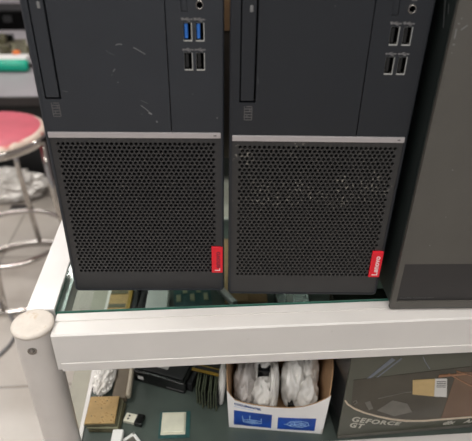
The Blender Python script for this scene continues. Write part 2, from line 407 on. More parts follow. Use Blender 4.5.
def optical_tower(label, loc, rz, bez, msh, blue, bayx, usbx, letter, scr):
    t = thing('computer_tower', label, 'computer', loc, rz)
    W, H, D = .145, .36, .276
    zb = .006
    # case
    bm = NB(); bx(bm, (.0015, .0125, zb+.001), (W-.0015, D, H-.001), .0015)
    ob('metal_case', bm, 'steel', t)
    # bezel: surround, upper panels
    bm = NB()
    def loop(inset, y):
        rad = max(.0045-inset, .0008); pts = []
        for cx, cz, a0 in ((W-inset-rad, H-inset-rad, 0), (inset+rad, H-inset-rad, 90), (inset+rad, zb+inset+rad, 180), (W-inset-rad, zb+inset+rad, 270)):
            for k in range(7):
                a = math.radians(a0+15*k); pts.append(bm.verts.new((cx+rad*math.cos(a), y, cz+rad*math.sin(a))))
        return pts
    LP = [loop(0, .0125), loop(0, .0016), loop(.0004, .0006), loop(.0013, 0), loop(.0028, 0), loop(.0029, .0125)]
    for A, B in zip(LP, LP[1:]):
        for k in range(28): bm.faces.new((A[k], A[(k+1) % 28], B[(k+1) % 28], B[k]))
    gx = .1022
    bay = (bayx-.0010, bayx+.0117, .1990, .338)
    plate(bm, [.0026, gx], [.1722, H-.003], [bay], .0003, .006)
    holes = []
    for zz in (.2222, .2436):
        for ux in usbx: holes.append((ux, ux+.0066, zz, zz+.0134))
    jx = usbx[1]+.0034
    holes.append((jx-.0022, jx+.0022, .2668, .2712))
    sl = (usbx[0]-.001, usbx[0]+.0035, .2645, .300)
    holes.append(sl)
    plate(bm, [gx+.0008, W-.0026], [.1722, H-.003], holes, .0003, .006)
    for pts, w, mi in scr: stroke(bm, [(x*mm, z*mm) for x, z in pts], w*mm, .00022, .0006, mi)
    fb = ob('front_bezel', bm, [bez, 'scratch', 'scratch_dim'], t)
    bm = NB(); bx(bm, (.002, .0075, .168), (W-.002, .0124, H-.003)); bx(bm, (.002, .0085, .012), (W-.002, .0124, .168)); ob('inner_frame', bm, 'void', t)
    # drive cover
    bm = NB(); bx(bm, (bayx, .0002, .2005), (bayx+.0102, .007, .3372), .0004); dc = ob('drive_cover', bm, bez, t)
    bm = NB(); bx(bm, (bayx+.0055, -.0001, .2655), (bayx+.0078, .0006, .2700), .0003); ob('eject_mark', bm, 'scratch', dc)
    # disc logo: upright block of fine bars
    bm = NB(); x0 = bayx+.0032; x1 = x0+.0058; z0 = .1850; z1 = .1962
    stroke(bm, [(x0, z0), (x0, z1)], .0006, .0001, .0006)
    stroke(bm, [(x1, z0), (x1, z1-.001)], .0006, .0001, .0006)
    for k, zz in enumerate((0, .0022, .0045, .0068, .009, .0109)):
        stroke(bm, [(x0+(.0014 if k == 5 else 0), z0+zz), (x1, z0+zz)], .0007, .0001, .0006)
    stroke(bm, [(x0+.002, z0+.0022), (x0+.002, z0+.0045)], .0007, .0001, .0006); stroke(bm, [(x0+.0042, z0+.0068), (x0+.0042, z0+.009)], .0007, .0001, .0006)
    ob('disc_logo', bm, 'icon_dim', t)
    # ports
    for zz in (.2222, .2436):
        for ux in usbx:
            bm = NB()
            plate(bm, [ux+.0001, ux+.0065], [zz+.0001, zz+.0133], [(ux+.00016, ux+.0059, zz+.0011, zz+.01322)], .0001, .0062)
            up = ob('usb_port', bm, 'port_metal', t)
            bm = NB(); bx(bm, (ux+.0010, .0012, zz+.0020), (ux+.0033, .0075, zz+.0124), .0002)
            ob('tongue', bm, 'blue' if (blue and zz > .23) else 'black', up)
            bm = NB(); zc = zz+.0155; xc = ux+.0033
            stroke(bm, [(xc-.0034, zc), (xc+.0032, zc)], .0006, .0001, .0006)
            stroke(bm, [(xc-.002, zc), (xc-.0006, zc+.0010), (xc+.0008, zc+.0010)], .0005, .0001, .0006)
            stroke(bm, [(xc-.001, zc), (xc+.0004, zc-.0010), (xc+.0018, zc-.0010)], .0005, .0001, .0006)
            prism(bm, [(xc+.0028, zc-.0007), (xc+.0042, zc), (xc+.0028, zc+.0007)], .0001, .0006)
            prism(bm, [(xc-.0042, zc-.0006), (xc-.003, zc-.0006), (xc-.003, zc+.0006), (xc-.0042, zc+.0006)], .0001, .0006)
            if zz > .23: stroke(bm, [(xc-.0046, zc+.0009), (xc-.0024, zc+.0009)], .0005, .0001, .0006)
            ob('port_icon', bm, 'icon', t)
    bm = NB(); n = 24; ri = []
    tube(bm, [(jx+.0026*math.cos(2*PI*k/n), 0, .269+.0026*math.sin(2*PI*k/n)) for k in range(n)], .00055, 8, True)
    aj = ob('audio_jack', bm, 'screw_steel', t, True)
    bm = NB(); plate(bm, [jx-.0016, jx+.0020], [.2745, .2780], [(jx-.0010, jx+.0014, .2750, .2774)], .0001, .0006); ob('headset_icon', bm, 'icon', t)
    bm = NB(); bx(bm, (sl[0]+.0002, .0009, sl[2]+.0002), (sl[1]-.0002, .006, sl[3]-.0002), .0002); ob('card_slot', bm, bez, t)
    # silver strip
    bm = NB(); bx(bm, (.0026, -.0007, .1671), (W-.0026, .006, .1720), .0005); ts = ob('trim_strip', bm, 'silver', t)
    bm = NB(); bx(bm, (W-.0085, -.0009, .1692), (W-.0062, -.0005, .1700), .0001); ob('strip_mark', bm, 'icon_dim', ts)
    # grille
    bm = NB(); perforated(bm, .0072, .1384, .0290, .1655, .0026, W-.0026, .0082, .1672, .0006, .0034, .00397, .00344, .00147)
    ob('mesh_grille', bm, msh, t)
    # badge
    bm = NB(); bx(bm, (.1335, -.0010, .0293), (.1440, .0010, .0590), .0004); bd = ob('brand_badge', bm, 'red', t)
    R = Matrix.Translation((.1414, -.00105, .0315)) @ Matrix.Rotation(PI/2, 4, 'X') @ Matrix.Rotation(PI/2, 4, 'Z')
    if letter == 'pale':
        tb = text_bm('Lenovo', .0072, .0004, .00022, space=1.04); tb.transform(R); ob('lettering', tb, 'letter', bd)
    else:
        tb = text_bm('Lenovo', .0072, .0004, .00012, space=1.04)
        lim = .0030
        for f in tb.faces: f.material_index = 1 if f.calc_center_median().x < lim else 0  # first letter gets the bright reflection colour, the rest the dark one
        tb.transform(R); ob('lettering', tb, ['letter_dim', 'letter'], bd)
    for fx in (.02, W-.02):
        for fy in (.03, D-.03):
            bm = NB(); lathe(bm, [(0, 0), (.007, 0), (.008, .001), (.008, .0068), (0, .0068)], 16, (fx, fy, 0)); ob('rubber_foot', bm, 'black', t)
    return t

SC1 = [([(57.2, 236.5), (60, 234.5), (63, 233.2)], .35, 2), ([(64.8, 240.6), (67, 241.3), (69.5, 241)], .6, 1), ([(77.5, 239), (81, 237.2), (86, 234)], .5, 1),
       ([(60.8, 221), (62.4, 223)], .5, 1), ([(59.2, 218.2), (59.9, 218.7)], .5, 2), ([(63.3, 212.5), (63.9, 213)], .5, 1),
       ([(79.5, 194.5), (84, 190.8), (87, 187.6)], .55, 1), ([(80, 198.5), (85, 196)], .5, 2), ([(85.2, 188.6), (87.6, 187.2)], 1.3, 1), ([(90.8, 181.6), (91.6, 180.4)], 1.0, 1), ([(79, 187.5), (80.2, 187)], .5, 2),
       ([(19.8, 205.6), (24, 205)], .4, 2), ([(139.2, 184.8), (139.9, 184.1)], .9, 1), ([(101.5, 250.6), (102.1, 250)], .8, 2), ([(120.2, 204), (120.8, 203.5)], .6, 2)]
SC2 = [([(74, 270.5), (74.8, 270)], .8, 2), ([(21.6, 219), (22.1, 214)], .4, 2)]
T1A, T2A, T3A = -.05475, -.0701, -.04558
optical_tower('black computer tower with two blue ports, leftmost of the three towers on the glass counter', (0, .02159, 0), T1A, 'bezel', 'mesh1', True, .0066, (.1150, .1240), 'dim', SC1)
optical_tower('black computer tower with all black ports standing in the middle of the three towers', (.14849, .00847, 0), T2A, 'bezel2', 'mesh2', False, .0088, (.1164, .1258), 'pale', SC2)

t = thing('computer_tower', 'plain olive grey computer tower with a recessed lower panel, rightmost on the counter', 'computer', (.30282, -.01501, 0), T3A)
W3, D3, H3 = .18, .39, .42
bm = NB(); bx(bm, (.0006, .0042, .004), (W3-.0006, D3, H3-.001), .001)
ob('metal_case', bm, 'tower_side', t)
bm = NB()
plate(bm, [.0005, W3-.0005], [.0005, H3], [(.0055, W3-.0055, .0085, .0535)], 0, .0040)  # shallow bezel, so the dark case side stands in for its shaded edge
scr3 = [([(.0028, .2622), (.0044, .2618)], .0007, 1), ([(.0029, .2585), (.0030, .2520)], .0008, 1), ([(.0062, .2578), (.0100, .2610)], .0007, 1), ([(.0026, .2480), (.0042, .2478)], .0009, 1),
        ([(.0044, .2655), (.0052, .2655)], .0006, 1), ([(.0030, .2420), (.0036, .2420)], .0006, 1), ([(.031, .104), (.0316, .104)], .0009, 1), ([(.012, .118), (.017, .1165)], .0005, 2), ([(.026, .149), (.0268, .1485)], .0008, 1), ([(.0235, .0745), (.0241, .074)], .0008, 1)]
for pts, w, mi in scr3: stroke(bm, pts, w, -.0001, .0004, mi)
ob('front_bezel', bm, ['tower_grey', 'scratch', 'scratch_dim'], t)
bm = NB(); bx(bm, (.0056, .0022, .0086), (W3-.0056, .0042, .0534))
for k in range(26):
    x = .0095+k*.00125
    if random.random() < .75: stroke(bm, [(x, .0115+random.uniform(-.0004, .0004)), (x+.0009, .0117+random.uniform(-.0005, .0008))], .0008, .0021, .0024, 1)
lp = ob('lower_panel', bm, ['tower_rec', 'scratch_dim'], t); lp['label'] = 'dark recessed panel'
bm = NB()
stroke(bm, [(.0085, .2720), (.0045, .2560)], .0005, 0, .0003); stroke(bm, [(.012, .284), (.0085, .272)], .0004, 0, .0003); stroke(bm, [(.004, .272), (.0025, .266)], .0004, 0, .0003)
for v in bm.verts: v.co = Vector((v.co.y+.0003, .0235-v.co.x*-1.6 - .0135, v.co.z))
ob('side_scratches', bm, 'scratch_dim', t)
for fx in (.02, W3-.02):
    for fy in (.03, D3-.03):
        bm = NB(); lathe(bm, [(0, 0), (.009, 0), (.009, .0045), (0, .0045)], 16, (fx, fy, 0)); ob('rubber_foot', bm, 'black', t)

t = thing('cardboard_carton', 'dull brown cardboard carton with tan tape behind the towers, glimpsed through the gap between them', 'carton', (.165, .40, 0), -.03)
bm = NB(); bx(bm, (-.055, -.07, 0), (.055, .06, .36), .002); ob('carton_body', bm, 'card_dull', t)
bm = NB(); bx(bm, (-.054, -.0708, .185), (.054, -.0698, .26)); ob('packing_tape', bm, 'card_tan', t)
# ------------------------------------------------------------------ things on the lower shelf
def cpu_spread(label, loc, rz):
    t = thing('processor', label, 'processor', loc, rz)
    bm = NB(); bx(bm, (-.01875, -.01875, 0), (.01875, .01875, .0014), .0002)
    for k in range(5): bx(bm, (.0164, -.012+k*.005, .0014), (.0178, -.0095+k*.005, .0017))
    ob('circuit_board', bm, 'teal_pcb', t)
    bm = NB()
    bx(bm, (-.0160, -.0150, .0014), (.0136, .0165, .0026), .0004); bx(bm, (-.0150, -.0130, .0024), (.0126, .0150, .0042), .0014, 3)
    ob('heat_spreader', bm, 'ihs', t)
    return t
cpu_spread('teal processor with a silver heat spreader lying flat alone on the dark shelf', (.0855, .0280, SZ), -.03)

bm = None
stk = [('processor', 'brown processor board at the bottom of the stack of three', (.0030, .0430, SZ), -.10, .0055, 'substrate', 'substrate'),
       ('processor', 'processor with a pale layered edge in the middle of the stack of three', (.0005, .0440, SZ+.0055), -.06, .0050, 'substrate_light', 'substrate'),
       ('processor', 'golden brown processor lying contact side up on top of the stack of three', (-.0025, .0445, SZ+.0105), -.035, .0045, 'substrate', 'gold')]
for nm, lb, loc, rz, h, m1, m2 in stk:
    t = thing(nm, lb, 'processor', loc, rz, 'processors stacked on the shelf')
    bm = NB(); bx(bm, (-.0188, -.0205, 0), (.0188, .0205, h*.55), .0006); ob('circuit_board', bm, m1, t)
    bm = NB(); bx(bm, (-.0182, -.0199, h*.55), (.0182, .0199, h), .0009)
    if m2 == 'gold':
        for px, py in ((-.011, .011), (.003, .012), (-.012, -.01), (.012, -.009), (.001, -.012), (-.002, .001)):
            bx(bm, (px, py, h-.0002), (px+.0016, py+.0012, h+.0003), 0, mi=1)
    ob('contact_pad' if m2 == 'gold' else 'upper_layer', bm, [m2, 'substrate'], t)

t = thing('usb_dongle', 'small black wireless dongle with a bare metal plug lying beside the processor stack', 'dongle', (.0365, .0365, SZ), -.30)
bm = NB(); bx(bm, (-.0125, -.0060, .0008), (.0015, .0060, .0053), .0004); pl = ob('plug', bm, 'ihs', t)
bm = NB()
for yy in (-.0032, .0012): bx(bm, (-.0085, yy, .0052), (-.0062, yy+.0020, .0056))
ob('plug_hole', bm, 'black', pl)
bm = NB(); bx(bm, (.0014, -.0075, 0), (.0115, .0075, .0068), .0015, 3); ob('body', bm, 'plastic_black', t)

t = thing('adapter_plug', 'small white adapter plug lying in front of the processor stack', 'adapter', (.0185, .0105, SZ), -.06)
bm = NB(); bx(bm, (-.0065, -.012, 0), (.0065, .010, .0085), .0015, 3); ob('body', bm, 'plastic_white', t)
bm = NB(); bx(bm, (-.0050, -.0165, .0015), (.0050, -.012, .007), .0006); ob('collar', bm, 'card_white', t)
t = thing('framed_card', 'white framed square part tilted beside the white adapter plug', 'card', (.0345, .0025, SZ), .62)
bm = NB()
for k in range(4): bx(bm, (-.012, -.012, 0), (.012, -.0085, .003), .0006, xf=Matrix.Rotation(PI/2*k, 4, 'Z'))
ob('frame', bm, 'plastic_white', t)
bm = NB(); bx(bm, (-.009, -.009, .0003), (.009, .009, .0016)); ob('inner_card', bm, 'gshape', t)

# silver crumpled bag & brown tray behind the stack
bm = NB(); crumple(bm, (.0125, .026, .009), 3, .45, 4, 2.6, c=(0, 0, .0115))
for v in bm.verts: v.co.z = max(v.co.z, 0)
o = ob('plastic_bag', bm, 'foil', None, loc=(-.0078, .099, SZ), rz=-.12); tag(o, 'crumpled silvery plastic bag lying behind the golden processor stack', 'bag')
t = thing('component_tray', 'flat brown tray with one pale rounded edge behind the processor stack', 'tray', (.0170, .093, SZ), -.02)
bm = NB(); bx(bm, (-.011, -.028, 0), (.0075, .040, .010), .002, 3); ob('body', bm, 'brown_tray', t)
bm = NB(); bx(bm, (.0060, -.026, .003), (.0125, .040, .0125), .003, 4); e = ob('rounded_edge', bm, 'pale_edge', t); e['label'] = 'pale rounded edge'

# black drive box
t = thing('drive_enclosure', 'black plastic drive enclosure lying slantwise behind the loose processor', 'drive', (.0745, .1100, SZ), -.385)
bm = NB(); bx(bm, (-.038, -.0265, 0), (.036, .030, .020), .0025, 3); ob('body', bm, 'plastic_black', t)
bm = NB(); bx(bm, (-.033, -.021, .0195), (.031, .026, .0212), .0008); ob('lid', bm, 'steel', t)
bm = NB(); bx(bm, (-.010, -.012, .0212), (.006, -.004, .0217)); s = ob('sticker', bm, 'label_white', t); s['label'] = 'white sticker'
bm = NB(); bx(bm, (-.0310, -.0268, .0070), (-.0230, -.0262, .0130), .0002); s = ob('slot_label', bm, 'label_white', t); s['label'] = 'small white label'
bm = NB(); bx(bm, (.010, -.0270, .0050), (.034, -.0262, .0064), .0002); ob('slot', bm, 'icon_dim', t)
bm = NB(); bx(bm, (.0362, -.020, .001), (.043, .026, .016), .001); ob('end_cap', bm, 'black', t)

# memory modules standing in a row
def ram(label, loc, rot, L=.046, H=.030, gold_top=False, white=False):
    t = thing('memory_module', label, 'memory', loc, 0, 'memory modules in the bundle', rot)
    bm = NB(); bx(bm, (-.0006, 0, 0), (.0006, L, H)); ob('circuit_board', bm, 'card_white' if white else 'green_pcb', t)
    bm = NB()
    for k in range(4): bx(bm, (.0006, .003+k*.0105, .006), (.0016, .0115+k*.0105, .022), .0001)
    ob('memory_chips', bm, 'card_white' if white else 'black', t)
    bm = NB(); bx(bm, (-.0007, .002, -.0001), (.0007, L-.002, .0025)); ob('contacts', bm, 'yellow' if not white else 'card_white', t)
    return t
words = ['nearest the black drive enclosure', 'second from the black drive enclosure', 'third from the black drive enclosure', 'fourth from the black drive enclosure',
         'fifth from the black drive enclosure', 'sixth from the black drive enclosure', 'seventh from the black drive enclosure', 'eighth from the black drive enclosure']
for k in range(8):
    jit = random.uniform(-.004, .004)
    ram('green memory module standing on edge, '+words[k], (.1135+k*.00335, .0545-k*.0014+jit, SZ+.0005), (-.03*(k % 2), random.uniform(-.04, .04), -.13+random.uniform(-.03, .03)))
t = thing('memory_module', 'memory module lying flat across the bundle with yellow contacts facing forward', 'memory', (.1275, .0790, SZ+.0325), 0, 'memory modules in the bundle', (0.02, 0, -.36))
bm = NB(); bx(bm, (-.020, -.001, 0), (.018, .030, .0012)); ob('circuit_board', bm, 'green_pcb', t)
bm = NB()
bx(bm, (-.0205, -.0022, -.0002), (.0185, .0012, .0018)); bx(bm, (-.0205, .0062, .0008), (.0185, .0082, .0018)); ob('contacts', bm, 'yellow', t)
bm = NB(); bx(bm, (-.018, .0014, .0012), (.016, .0060, .0022)); bx(bm, (-.018, .0090, .0012), (.016, .026, .0022)); ob('memory_chips', bm, 'black', t)
t = thing('plastic_sleeve', 'narrow white plastic sleeve leaning between the memory bundle and the cardboard box', 'sleeve', (.1430, .052, SZ))
bm = NB(); crumple(bm, (.0046, .011, .027), 9, .25, 3, 1.6, c=(.000, .006, .025))
for v in bm.verts: v.co.z = max(v.co.z, 0); v.co.x += v.co.z*.10; v.co.y += v.co.z*.35
ob('sleeve', bm, 'wrap', t, True)

# cardboard box ------------------------------------------------
BA = math.radians(-8.6); BL = (.1518, .0207)
t = thing('cardboard_box', 'open white cardboard box with two blue printed pictures on its front', 'box', (BL[0], BL[1], SZ), BA)
BW, BD = .1131, .098
top = [(-.0030, .0735), (.0030, .0600), (.009, .0512), (.020, .0478), (.034, .0464), (.052, .0460), (.071, .0466), (.086, .0500), (.098, .0560), (.108, .0640), (.1150, .0720)]
def wall_grid(f, nu, nv, th, mi_out=0, mi_in=1):
    """curved card wall: f(u,v)-> (point, inward normal)"""
    bm = NB(); A = {}; B = {}
    for i in range(nu+1):
        for j in range(nv+1):
            p, n = f(i/nu, j/nv); A[i, j] = bm.verts.new(p); B[i, j] = bm.verts.new(p+n*th)
    for i in range(nu):
        for j in range(nv):
            bm.faces.new((A[i, j], A[i+1, j], A[i+1, j+1], A[i, j+1])).material_index = mi_out
            bm.faces.new((B[i, j], B[i, j+1], B[i+1, j+1], B[i+1, j])).material_index = mi_in
    for i in range(nu):
        for j in (0, nv): bm.faces.new((A[i, j], A[i+1, j], B[i+1, j], B[i, j])).material_index = mi_in
    for j in range(nv):
        for i in (0, nu): bm.faces.new((A[i, j], A[i, j+1], B[i, j+1], B[i, j])).material_index = mi_in
    return bm
def lerp_top(x):
    for (a, za), (b, zb) in zip(top, top[1:]):
        if x <= b: return za+(zb-za)*(x-a)/(b-a)
    return top[-1][1]
def f_front(u, v):
    x = u*BW; h = lerp_top(x*1.0); z = v*h
    bow = .003*math.sin(PI*u)*v
    return Vector((x+(u-.5)*.006*v, -bow, z)), Vector((0, 1, 0))
bm = wall_grid(f_front, 24, 6, .0014); fw = ob('front_panel', bm, ['card_white', 'card_tan'], t)
def f_left(u, v):
    z = v*(.0735+.010*math.sin(PI*u*.9)); return Vector((-.003*v-.004*math.sin(PI*u)*v*v, u*BD, z)), Vector((1, 0, 0))
ob('side_panel', wall_grid(f_left, 10, 6, .0014), ['card_white', 'card_tan'], t)
def f_right(u, v):
    z = v*(.0720+.012*math.sin(PI*u)); return Vector((BW+.002*v+.0060*math.sin(PI*min(1, u*1.1))*v*v, u*BD, z)), Vector((-1, 0, 0))
ob('side_panel', wall_grid(f_right, 10, 6, .0014), ['card_white', 'card_tan'], t)
bm = NB(); bx(bm, (0, BD-.0014, 0), (BW, BD, .088)); ob('back_panel', bm, 'card_tan', t)
bm = NB(); bx(bm, (.001, .001, .0004), (BW-.001, BD-.001, .002)); ob('bottom_panel', bm, 'card_tan', t)
def bow_y(x, z): 
    u = x/BW; return -.003*math.sin(PI*u)*(z/max(lerp_top(x), .01))
def printed(name, x0, x1, z0, z1, m, slope=0., d=.0002):
    bm = NB(); n = 8; V = []
    for i in range(n+1):
        x = x0+(x1-x0)*i/n; r = []
        for z in (z0, z1):
            zz = z+slope*(x-x0); r.append(bm.verts.new((x, bow_y(x, zz)-d, zz)))
        V.append(r)
    for a, b in zip(V, V[1:]): bm.faces.new((a[0], b[0], b[1], a[1]))
    for f in list(bm.faces): pass
    g = bmesh.ops.extrude_face_region(bm, geom=bm.faces[:])
    for v in [e for e in g['geom'] if isinstance(e, bmesh.types.BMVert)]: v.co.y += d*.8
    return ob(name, bm, m, fw)
p1 = printed('printed_picture', .0058, .0512, .0060, .0330, 'print_blue', -.035); p1['label'] = 'blue picture with a pale outline drawing'
p2 = printed('printed_picture', .0585, .1035, .0040, .0275, 'print_blue', .02); p2['label'] = 'blue picture with a pale cooler drawing'
def art(paths, par, w=.0007):
    bm = NB()
    for pts in paths: stroke(bm, pts, w, 0, .0002)
    for v in bm.verts: v.co.y += bow_y(v.co.x, v.co.z)-.00045
    ob('line_drawing', bm, 'print_cyan', par)
art([[(.016, .024), (.0175, .013), (.028, .0105), (.039, .0125), (.0385, .022)], [(.025, .026), (.025, .0165), (.033, .016)], [(.0175, .013), (.0175, .0165), (.0255, .0185), (.0385, .0165)],
     [(.020, .0145), (.030, .0122), (.036, .0145)], [(.0225, .0155), (.032, .0135)]], p1, .0010)
art([[(.069, .0150), (.074, .0210), (.085, .0222), (.094, .0205), (.096, .0150), (.088, .0110), (.076, .0108), (.069, .0150), (.066, .0145)], [(.073, .0175), (.082, .0195), (.092, .0172)], [(.074, .0150), (.082, .0128), (.092, .0150)],
     [(.078, .0200), (.080, .0130)], [(.086, .0205), (.087, .0125)], [(.072, .0132), (.093, .0180)]], p2, .0011)
tb = text_bm('COOLERMASTER', .0052, .0002, .0002, space=.98)
tb.transform(Matrix.Rotation(PI/2, 4, 'X'))
for v in tb.verts:
    x = v.co.x*.82+.0058; z = v.co.z*.9+.0434-.16*(x-.0058); v.co = Vector((x, v.co.y+bow_y(x, z)-.0004, z))
ob('lettering', tb, 'print_text', fw)
bm = NB()
for k in range(3): stroke(bm, [(.0058+k*.008, .0402-.16*k*.008), (.0128+k*.008, .0402-.16*(k*.008+.007))], .0005, 0, .0002)
for v in bm.verts: v.co.y += bow_y(v.co.x, v.co.z)-.0003
ob('small_print', bm, 'print_cyan', fw)
cb, sb = math.cos(BA), math.sin(BA)
def inbox(x, y, z): return (BL[0]+x*cb-y*sb, BL[1]+x*sb+y*cb, SZ+z)
def wrapped(label, c, lobes, m, seed, dark=None, rot=0.):
    bm = NB()
    for k, (cx, cy, cz, sx, sy, sz) in enumerate(lobes):
        b2 = NB(); crumple(b2, (sx, sy, sz), seed+k*1.37, .36, 4, 1.75, c=(cx, cy, cz))
        me = bpy.data.meshes.new('lobe'); b2.to_mesh(me); b2.free(); bm.from_mesh(me); bpy.data.meshes.remove(me)
    for v in bm.verts: v.co.z = max(v.co.z, 0)
    o = ob('wrapped_part', bm, m, None, True, loc=inbox(*c), rz=BA+rot); tag(o, label, 'wrapped part', 'plastic wrapped parts in the cardboard box')
    if dark:
        bm = NB()
        for a, b in dark: bx(bm, a, b, .0012)  # dark blocks fill the dark gaps between the folds
        e = ob('dark_filler', bm, 'plastic_black', o); e['label'] = 'dark block filling a gap in the wrap'
    return o
wrapped('greyish plastic wrapped bundle at the left end inside the cardboard box', (.0155, .050, .0022), [(0, 0, .028, .0130, .032, .032), (.001, -.018, .022, .0115, .018, .025)], 'wrap_grey', 2)
wrapped('white crumpled plastic bundle just left of the middle inside the cardboard box', (.0415, .046, .0022), [(-.002, -.018, .024, .0140, .018, .026), (.0100, -.006, .030, .0065, .028, .036), (-.003, .016, .034, .0140, .020, .038)], 'wrap', 5, [((-.010, -.008, .030), (.006, .010, .058))])
wrapped('largest white plastic wrapped bundle at the right inside the cardboard box', (.0850, .046, .0022), [(-.009, .002, .036, .0135, .027, .038), (.008, -.014, .024, .0135, .022, .028), (.010, .014, .034, .0120, .022, .038)], 'wrap', 8, [((-.0145, -.028, .004), (.002, -.008, .024)), ((-.004, .006, .045), (.012, .026, .0700))])



# graphics card box ---------------------------------------------
t = thing('graphics_card_box', 'dark olive card box with a printed window standing at the front of the shelf', 'box', (.28, -.0032, SZ), .030)
def gp(x, z): return (x-.28, z-SZ)
GW, GD, GH = .225, .095, .150
bm = NB(); bx(bm, (0, 0, 0), (GW, GD, GH), .0013, 2)
for f in bm.faces: f.material_index = 1 if f.calc_center_median().x < 1e-5 else 0
ob('carton', bm, ['gbox', 'plastic_black'], t)
bm = NB(); prism(bm, [gp(.287, -.113), gp(.500, -.100), gp(.500, -.197), gp(.445, -.1945), gp(.380, -.1935), gp(.342, -.1855), gp(.316, -.1745), gp(.290, -.157)], -.0004, .0002); win = ob('printed_window', bm, 'gwin', t)
bm = NB(); prism(bm, [gp(.405, -.112), gp(.500, -.122), gp(.500, -.194), gp(.4055, -.1925)], -.0007, -.0003); ob('brown_picture', bm, 'gbrown', win)
bm = NB()
stroke(bm, [gp(.3000, -.1165), gp(.3270, -.0840)], [.003, .006], -.0003, .0002); ob('light_streak', bm, 'gstreak', t); bm = NB(); stroke(bm, [gp(.3090, -.1165), gp(.3360, -.0840)], [.0012, .0022], -.0003, .0002); ob('light_streak', bm, 'gstreak', t); bm = NB()
stroke(bm, [gp(.360, -.084), gp(.364, -.092), gp(.372, -.104)], .0009, -.0003, .0002)
ob('light_streak', bm, 'gstreak', t)
bm = NB(); stroke(bm, [gp(.2815, -.146), gp(.2850, -.1525), gp(.295, -.162), gp(.307, -.170), gp(.325, -.179), gp(.342, -.186), gp(.362, -.192), gp(.385, -.1945), (.445-.28, -.1950-SZ), (.500-.28, -.1965-SZ)], [.0016, .002, .0022, .0022, .0025, .003, .003, .003, .003, .003], -.0008, .0001)
ob('curved_line', bm, 'gline', t)
bm = NB()
prism(bm, [gp(.322, -.168), gp(.338, -.152), gp(.357, -.160), gp(.366, -.176), gp(.345, -.181)], -.0007, -.0003)
prism(bm, [gp(.305, -.152), gp(.311, -.150), gp(.317, -.164), gp(.312, -.166)], -.0007, -.0003)
stroke(bm, [gp(.291, -.150), gp(.294, -.147), gp(.296, -.151), gp(.293, -.154)], .0012, -.0007, -.0003)
stroke(bm, [gp(.320, -.147), gp(.350, -.140), gp(.385, -.140)], .0010, -.0007, -.0003)
ob('printed_shape', bm, 'gshape', win)
bm = NB()
stroke(bm, [gp(.396, -.114), gp(.425, -.135), gp(.470, -.162)], .0014, -.0010, -.0004); stroke(bm, [gp(.385, -.1165), (.418-.28, -.1165-SZ)], [.004, .002], -.0010, -.0004); stroke(bm, [gp(.404, -.110), gp(.440, -.128)], .0008, -.0010, -.0004)
ob('orange_streak', bm, 'gorange', win)
bm = NB(); prism(bm, [gp(.3555, -.1200), gp(.3815, -.1205), gp(.3870, -.1505), gp(.3600, -.1440)], -.0010, -.0004); lb = ob('tan_label', bm, 'label_tan', win)
bm = NB(); prism(bm, [gp(.3817, -.1205), gp(.3960, -.1218), gp(.4030, -.1535), gp(.3872, -.1505)], -.0010, -.0004)
for k in range(4): stroke(bm, [gp(.3845+k*.0006, -.1250-k*.0030), gp(.3960+k*.0005, -.1262-k*.0031)], .0013, -.00115, -.0009, 1)
ob('barcode_label', bm, ['label_white', 'label_bar'], win)
tb = text_bm('GEFORCE', .0132, .0003, .00035, .25, space=1.1)
tb.transform(Matrix.Rotation(PI/2, 4, 'X'))
def gtext(bm, x0, z0, sx, tilt, taper):
    for v in bm.verts:
        x = v.co.x*sx; k = 1-taper*x/.07
        v.co = Vector((x0+x-.28, v.co.y-.0004, z0-SZ+v.co.z*k-tilt*x+tilt*.7*x*x/.2))
gtext(tb, .2930, -.1840, 1.0, .31, .45); ob('lettering', tb, 'gtext', t)
tb = text_bm('GT', .0118, .0003, .00035, .25, space=1.1); tb.transform(Matrix.Rotation(PI/2, 4, 'X'))
gtext(tb, .2918, -.1940, 1.05, .31, .3); ob('lettering', tb, 'gtext', t)
for x0, s in ((.410, 'dfx'), (.4375, 'AA')):
    tb = text_bm(s, .0085, .0003, .0002, .35, space=1.05); tb.transform(Matrix.Rotation(PI/2, 4, 'X')); gtext(tb, x0, -.2055, 1.25, .0, 0); ob('lettering', tb, 'gtext', t)
bm = NB(); bx(bm, (.001, -.0007, .0004), (GW-.001, .0002, .0050), .0002); ob('bottom_edge', bm, 'gshape', t)

# things further back on the shelf, seen through the glass top
t = thing('processor_tray', 'tan and green chip tray seen through the glass below the left tower', 'tray', (-.0175, .2440, SZ), -.03)
bm = NB(); bx(bm, (-.0050, -.030, 0), (.030, .040, .012), .001)
bx(bm, (-.0040, -.010, .012), (.0225, -.002, .0128), 0, mi=1); bx(bm, (-.0040, .022, .012), (.0225, .030, .0128), 0, mi=1)
ob('body', bm, ['gold', 'substrate'], t)
bm = NB(); bx(bm, (.0245, -.0305, .003), (.0305, .040, .0145), .001); e = ob('yellow_rim', bm, 'yellow', t); e['label'] = 'yellow rim'
for k, lb in enumerate(('black connector bar beside the tan chip tray, seen through the glass', 'black connector bar next to the white block, seen through the glass')):
    o = None; bm = NB(); bx(bm, (0, -.035, 0), (.0085, .045, .014), .001); bx(bm, (.002, -.034, .014), (.0065, .044, .0155))
    o = ob('connector_bar', bm, 'black', None, loc=(.0155+k*.0105, .2520, SZ), rz=-.05-.04*k); tag(o, lb, 'connector')
t = thing('white_block', 'white plastic block seen through the glass below the left tower', 'adapter', (.0540, .2420, SZ), -.04)
bm = NB(); bx(bm, (-.0165, -.022, 0), (.0165, .028, .0195), .0015, 3); ob('body', bm, 'plastic_white', t)
bm = NB(); bx(bm, (-.012, -.0226, .004), (.012, -.0218, .014), .0003); ob('socket', bm, 'label_white', t)
bm = NB(); bx(bm, (-.0045, -.035, 0), (.0045, .030, .010), .0012); bx(bm, (-.003, -.034, .010), (.003, .029, .0112))
